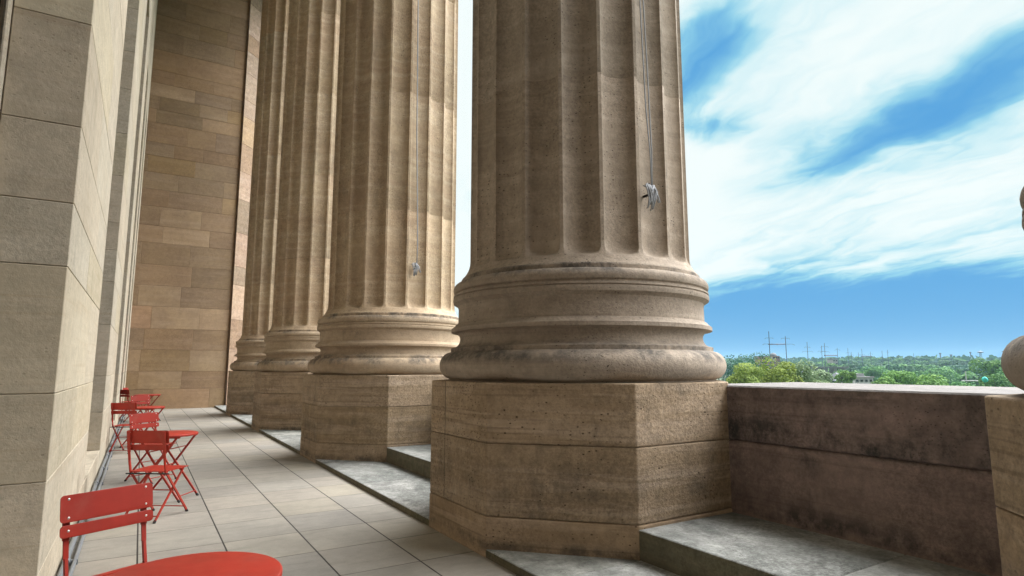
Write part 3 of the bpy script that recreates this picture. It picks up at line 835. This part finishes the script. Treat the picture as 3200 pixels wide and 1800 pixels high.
def gantry(xa, xb, y, da, db, label):
    a, b = at(xa, y, da), at(xb, y, db); e = empty('gantry_beam', a); tag(e, label, 'gantry'); bm = bmesh.new(); tube(bm, [(0, 0, 0), b - a], .45, 6); link('beam', bm, M['mast'], e)
gantry(2577, 2616, 1110.6, 430, 545, 'steel beam spanning from the close mast pair to the next mast')
gantry(2692, 2722, 1113, 590, 680, 'steel beam spanning between the last masts of the row')
# distant towers
for (x, y, wp, lb) in [(2938, 1104, 5, 'tiny far tower with a square head over the wood'), (2972, 1109, 6, 'small far tower with a bowl head'), (3032, 1101, 4, 'slim far tower left of the water tower')]:
    top = at(x, y, 1500); e = empty('far_tower', (top.x, top.y, 0)); tag(e, lb, 'tower'); bm = bmesh.new(); k = 1500 / FPX
    tube(bm, [(0, 0, 0), (0, 0, top.z)], [wp * .45 * k, wp * .3 * k], 8); link('tower_shaft', bm, M['mast'], e)
    bm = bmesh.new(); lathe(bm, [(wp * .3 * k, top.z - 3 * k), (wp * .55 * k, top.z - 1 * k), (wp * .5 * k, top.z + 1 * k)], 12); link('tower_head', bm, M['mast'], e)
for (x, y, lb) in [(3063, 1097, 'conical-topped water tower on legs on the horizon'), (3141, 1095, 'flat-topped water tower beside the round column base')]:
    top = at(x, y, 1400); k = 1400 / FPX; e = empty('water_tower', (top.x, top.y, 0)); tag(e, lb, 'water tower')
    bm = bmesh.new(); lathe(bm, [(1 * k, top.z - 5 * k), (6.5 * k, top.z - 3.5 * k), (6.5 * k, top.z - 2.2 * k), (1 * k, top.z + .5 * k)], 20); link('tank', bm, M['mast'], e)
    for q in range(4):
        a = q * math.pi / 2 + .4; bm = bmesh.new(); tube(bm, [(math.cos(a) * 3.4 * k, math.sin(a) * 3.4 * k, 0), (math.cos(a) * 1.6 * k, math.sin(a) * 1.6 * k, top.z - 4 * k)], .5 * k, 6); link('leg', bm, M['mast'], e)
# bridge deck
def orient(name, x, ybase, d, label, cat):
    p = at(x, ybase, d); e = empty(name, p, -W); tag(e, label, cat); return e, d / FPX * .9
e, k = orient('railway_viaduct', 2585, 1150, 470, 'long grey railway viaduct seen between the pale tree and the wood', 'bridge')
bm = bmesh.new(); box(bm, (-70 * k, 0, -1.0 * k), (66 * k, 9, 2.2 * k)); link('deck', bm, M['roofgrey'], e)
bm = bmesh.new(); box(bm, (-70 * k, -.3, 2.2 * k), (66 * k, 0, 3.6 * k)); link('railing', bm, M['concrete'], e)
for q in range(5):
    bm = bmesh.new(); box(bm, ((-56 + q * 28) * k - 1.2, 1.5, -26), ((-56 + q * 28) * k + 1.2, 7.5, -1.0 * k)); link('pier', bm, M['concrete'], e)
# buildings
def house(name, x, ytop, ybot, wpx, d, mw, label, roof=None, dep=12, nwin=5, rows_=1):
    k = d / FPX * .9; e, _ = orient(name, x, ybot, d, label, 'building'); h = (ybot - ytop) * k; w = wpx * k
    g = hill(e.location.x, e.location.y) - e.location.z
    bm = bmesh.new(); box(bm, (-w / 2, 0, min(g, -1)), (w / 2, dep, h)); link('wall', bm, mw, e)
    for r in range(rows_):
        for q in range(nwin):
            bm = bmesh.new(); xx = -w / 2 + w * (q + .5) / nwin; zz = h * (r + .35) / rows_
            box(bm, (xx - w / nwin * .28, -.12, zz), (xx + w / nwin * .28, .05, zz + h * .38 / rows_)); link('window', bm, M['glass'], e)
    return e, w, h, dep
e, w, h, dp = house('low_building', 2701, 1182, 1200, 54, 260, M['whitewall'], 'low white building with a dark window band in front of the wood', nwin=4)
bm = bmesh.new(); box(bm, (-w / 2 - .4, -.4, h), (w / 2 + .4, dp + .4, h + .5)); box(bm, (-w * .22, 3, h + .5), (w * .28, 9, h + 1.6)); link('roof', bm, M['concrete'], e)
e, w, h, dp = house('domed_building', 2428, 1112, 1150, 22, 560, M['brick'], 'reddish brick building with a domed roof behind the yellow-green tree', nwin=3, rows_=3)
bm = bmesh.new(); P = [(w * .5 * math.cos(R(a)), h + w * .45 * math.sin(R(a))) for a in range(0, 90, 12)] + [(.3, h + w * .5)]
lathe(bm, P, 20, 0, dp / 2); link('dome', bm, M['roofgrey'], e, True)
e, w, h, dp = house('brick_building', 2388, 1115, 1150, 26, 600, M['brick'], 'flat-roofed brick building left of the domed one', nwin=4, rows_=3)
bm = bmesh.new(); box(bm, (-w / 2 - .5, -.5, h), (w / 2 + .5, dp + .5, h + 1)); link('roof', bm, M['roofgrey'], e)
e, w, h, dp = house('pale_building', 2612, 1124, 1150, 14, 700, M['concrete'], 'small pale tower block behind the bridge', nwin=2, rows_=3)
bm = bmesh.new(); box(bm, (-w / 2 - .5, -.5, h), (w / 2 + .5, dp + .5, h + 1)); link('roof', bm, M['roofgrey'], e)
# grey canopies (two pitched roofs)
for (x, yt, wp, lb) in [(2596, 1166, 40, 'left grey pitched canopy roof below the bridge'), (2632, 1163, 36, 'right grey pitched canopy roof below the bridge')]:
    d = 240; k = d / FPX * .9; p = at(x, yt, d); e = empty('canopy', (p.x, p.y, p.z - 34 * k), -W); tag(e, lb, 'canopy')
    w = wp * k / 2; bm = bmesh.new(); ap = bm.verts.new((0, 4, 34 * k)); rg = [bm.verts.new(v) for v in ((-w * 1.3, 0, 8 * k), (w * 1.3, 0, 8 * k), (w * 1.3, 8, 8 * k), (-w * 1.3, 8, 8 * k))]
    for q in range(4): bm.faces.new((rg[q], rg[(q + 1) % 4], ap))
    bm.faces.new(list(reversed(rg))); link('roof', bm, M['roofgrey'], e)
    for sx in (-1, 1):
        bm = bmesh.new(); tube(bm, [(sx * w, 1, -10), (sx * w, 1, 8 * k)], .2, 6); link('post', bm, M['mast'], e)
# white mast with a spar, teal tank
p = at(3017, 1160, 240); k = 240 / FPX * .9; e = empty('white_mast', (p.x, p.y, p.z - 60 * k)); tag(e, 'white mast with a horizontal spar low among the trees at right', 'mast')
bm = bmesh.new(); tube(bm, [(0, 0, 0), (0, 0, 60 * k)], 1.3 * k, 8); link('pole', bm, M['whitewall'], e)
bm = bmesh.new(); tube(bm, [-rt * 13 * k + Vector((0, 0, 34 * k)), rt * 34 * k + Vector((0, 0, 34 * k))], 1.6 * k, 8); link('spar', bm, M['whitewall'], e)
p = at(3078, 1186, 225); bm = bmesh.new(); bmesh.ops.create_icosphere(bm, subdivisions=3, radius=7.0 * 225 / FPX * .9)
for v in bm.verts: v.co *= 1 + .12 * noise.noise(v.co * 1.3); v.co.z *= 1.1
o = link('tank_cover', bm, M['teal'], None, True); o.location = p; tag(o, 'bright teal rounded cover among the trees beside the white mast', 'cover')

# ------------------------------------------------------------------ haze
bm = bmesh.new(); box(bm, (-1200, -1200, -40), (2700, 2700, 60))
hz = link('haze', bm, M['backing']); hz.data.materials.clear()
hm = bpy.data.materials.new('pale_air'); hm.use_nodes = True; n = hm.node_tree.nodes; n.clear()
ou = n.new('ShaderNodeOutputMaterial'); pv = n.new('ShaderNodeVolumePrincipled'); pv.inputs['Density'].default_value = .00014
pv.inputs['Color'].default_value = (.55, .80, 1.0, 1); pv.inputs['Anisotropy'].default_value = 0
hm.node_tree.links.new(pv.outputs[0], ou.inputs['Volume']); hz.data.materials.append(hm); hz['kind'] = 'stuff'; tag(hz, 'thin pale blue air fading the far woods and masts', 'haze')

# ------------------------------------------------------------------ sky and light
SUN_AZ, SUN_EL = 322, 44      # behind the building; azimuth clockwise from +Y
w = bpy.data.worlds.new('World'); SC.world = w; w.use_nodes = True; t = NT(w.node_tree)
bg = w.node_tree.nodes['Background']
sk = t.new('ShaderNodeTexSky', sky_type='NISHITA'); sk.sun_disc = False; sk.sun_elevation = R(SUN_EL); sk.sun_rotation = R(SUN_AZ); sk.dust_density = .3; sk.ozone_density = 3.0
d = t.new('ShaderNodeTexCoord').outputs['Generated']
dx, dy, dz = t.sep(d)
zc = t.math('ADD', t.math('MAXIMUM', dz, 0.0), .12)
px, py = t.math('DIVIDE', dx, zc), t.math('DIVIDE', dy, zc)
A = R(17)
u = t.math('ADD', t.math('MULTIPLY', px, math.sin(A)), t.math('MULTIPLY', py, math.cos(A)))
v = t.math('SUBTRACT', t.math('MULTIPLY', px, math.cos(A)), t.math('MULTIPLY', py, math.sin(A)))
w1 = t.noise(t.comb(u, v, 0), 1.9, 4, .55); w2 = t.noise(t.comb(u, v, 5.5), 1.9, 4, .55)
u2 = t.math('ADD', u, t.math('MULTIPLY', t.math('SUBTRACT', w1, .5), .55))
v2 = t.math('ADD', v, t.math('MULTIPLY', t.math('SUBTRACT', w2, .5), .42))
cn = t.noise(t.comb(t.math('MULTIPLY', u2, .75), t.math('MULTIPLY', v2, 1.6), 3.1), 1.5, 6, .48, .3)
cf = t.noise(t.comb(t.math('MULTIPLY', u2, 1.3), t.math('MULTIPLY', v2, 3.8), 1.7), 2.2, 6, .55, .8)
def gap(u0, v0, su, sv, k):
    a = t.math('POWER', t.math('DIVIDE', t.math('SUBTRACT', u2, u0), su), 2.0); b = t.math('POWER', t.math('DIVIDE', t.math('SUBTRACT', v2, v0), sv), 2.0)
    return t.math('MULTIPLY', t.math('EXPONENT', t.math('MULTIPLY', t.math('ADD', a, b), -1.0)), k)
cov = t.math('ADD', .86, t.math('MULTIPLY', t.math('SUBTRACT', cn, .5), 1.1))
cov = t.math('ADD', cov, t.math('MULTIPLY', t.math('SUBTRACT', cf, .5), .75))
for g_ in ((1.30, 1.57, .58, .15, .95), (1.32, .88, .20, .17, .95), (1.60, 1.08, .15, .14, .75), (1.9, 2.6, .8, .5, .22)):
    cov = t.math('SUBTRACT', cov, gap(*g_))
gapw = t.ss(t.vmath('DOT_PRODUCT', d, (math.sin(R(22)), math.cos(R(22)), .25)), .86, .96)
cov = t.math('ADD', cov, t.math('MULTIPLY', gapw, .35))
el = t.math('ARCSINE', dz)
low = t.math('SUBTRACT', 1.0, t.ss(t.math('ADD', el, t.math('MULTIPLY', t.math('SUBTRACT', cn, .5), .035)), R(4.8), R(9.5)))
cov = t.math('SUBTRACT', cov, t.math('MULTIPLY', low, t.math('SUBTRACT', 1.55, gapw)))
cov = t.ss(cov, -.30, 1.16)
skyb = t.mix(1, sk.outputs[0], (1, 1, 1, 1), 'MULTIPLY')
hs = t.new('ShaderNodeHueSaturation'); hs.inputs['Saturation'].default_value = 1.35; t.put(hs.inputs['Color'], skyb)
# clear sky: the Nishita blue scaled to the picture's exposure
skyc = t.mix(1, hs.outputs[0], (.060, .078, .086, 1), 'MULTIPLY')
skyc = t.mix(.92, skyc, (.10, .385, .76, 1))
ramp = t.ramp(cov, [(0, (0, 0, 0, 1)), (1, (1, 1, 1, 1))])
cloud = t.mix(t.ss(cov, .36, 1.08), (.34, .73, .85, 1), (.93, 1.0, .985, 1))
col = t.mix(t.ss(cov, 0, .75), skyc, cloud)
# two bright lobes added to the sky out of view, to light the terrace
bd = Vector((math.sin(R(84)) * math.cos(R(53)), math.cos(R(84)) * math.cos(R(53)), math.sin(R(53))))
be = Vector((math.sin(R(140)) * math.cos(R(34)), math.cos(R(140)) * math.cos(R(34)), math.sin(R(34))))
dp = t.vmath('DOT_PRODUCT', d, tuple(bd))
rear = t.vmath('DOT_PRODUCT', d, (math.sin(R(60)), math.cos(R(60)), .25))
k1 = t.math('MULTIPLY_ADD', t.ss(rear, .05, .75), .7, .3)  # unseen sky towards the rear dimmed to limit fill light
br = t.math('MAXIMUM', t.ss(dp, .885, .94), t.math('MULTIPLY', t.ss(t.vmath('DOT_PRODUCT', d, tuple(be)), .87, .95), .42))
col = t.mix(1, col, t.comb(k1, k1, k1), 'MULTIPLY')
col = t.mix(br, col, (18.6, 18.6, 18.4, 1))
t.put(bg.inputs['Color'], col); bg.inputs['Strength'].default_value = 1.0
sl = bpy.data.lights.new('sun', 'SUN'); sl.energy = 2.5; sl.angle = R(.5); sl.color = (1, .95, .87)
so = bpy.data.objects.new('sun', sl); C.objects.link(so)
sd = Vector((math.sin(R(SUN_AZ)) * math.cos(R(SUN_EL)), math.cos(R(SUN_AZ)) * math.cos(R(SUN_EL)), math.sin(R(SUN_EL))))
so.rotation_euler = sd.to_track_quat('Z', 'Y').to_euler(); so.location = (0, 0, 30)

SC.view_settings.view_transform = 'Standard'; SC.view_settings.look = 'None'; SC.view_settings.exposure = 0; SC.view_settings.gamma = 1
SC.render.engine = 'CYCLES'
SC.cycles.max_bounces = 8; SC.cycles.diffuse_bounces = 5; SC.cycles.volume_bounces = 1
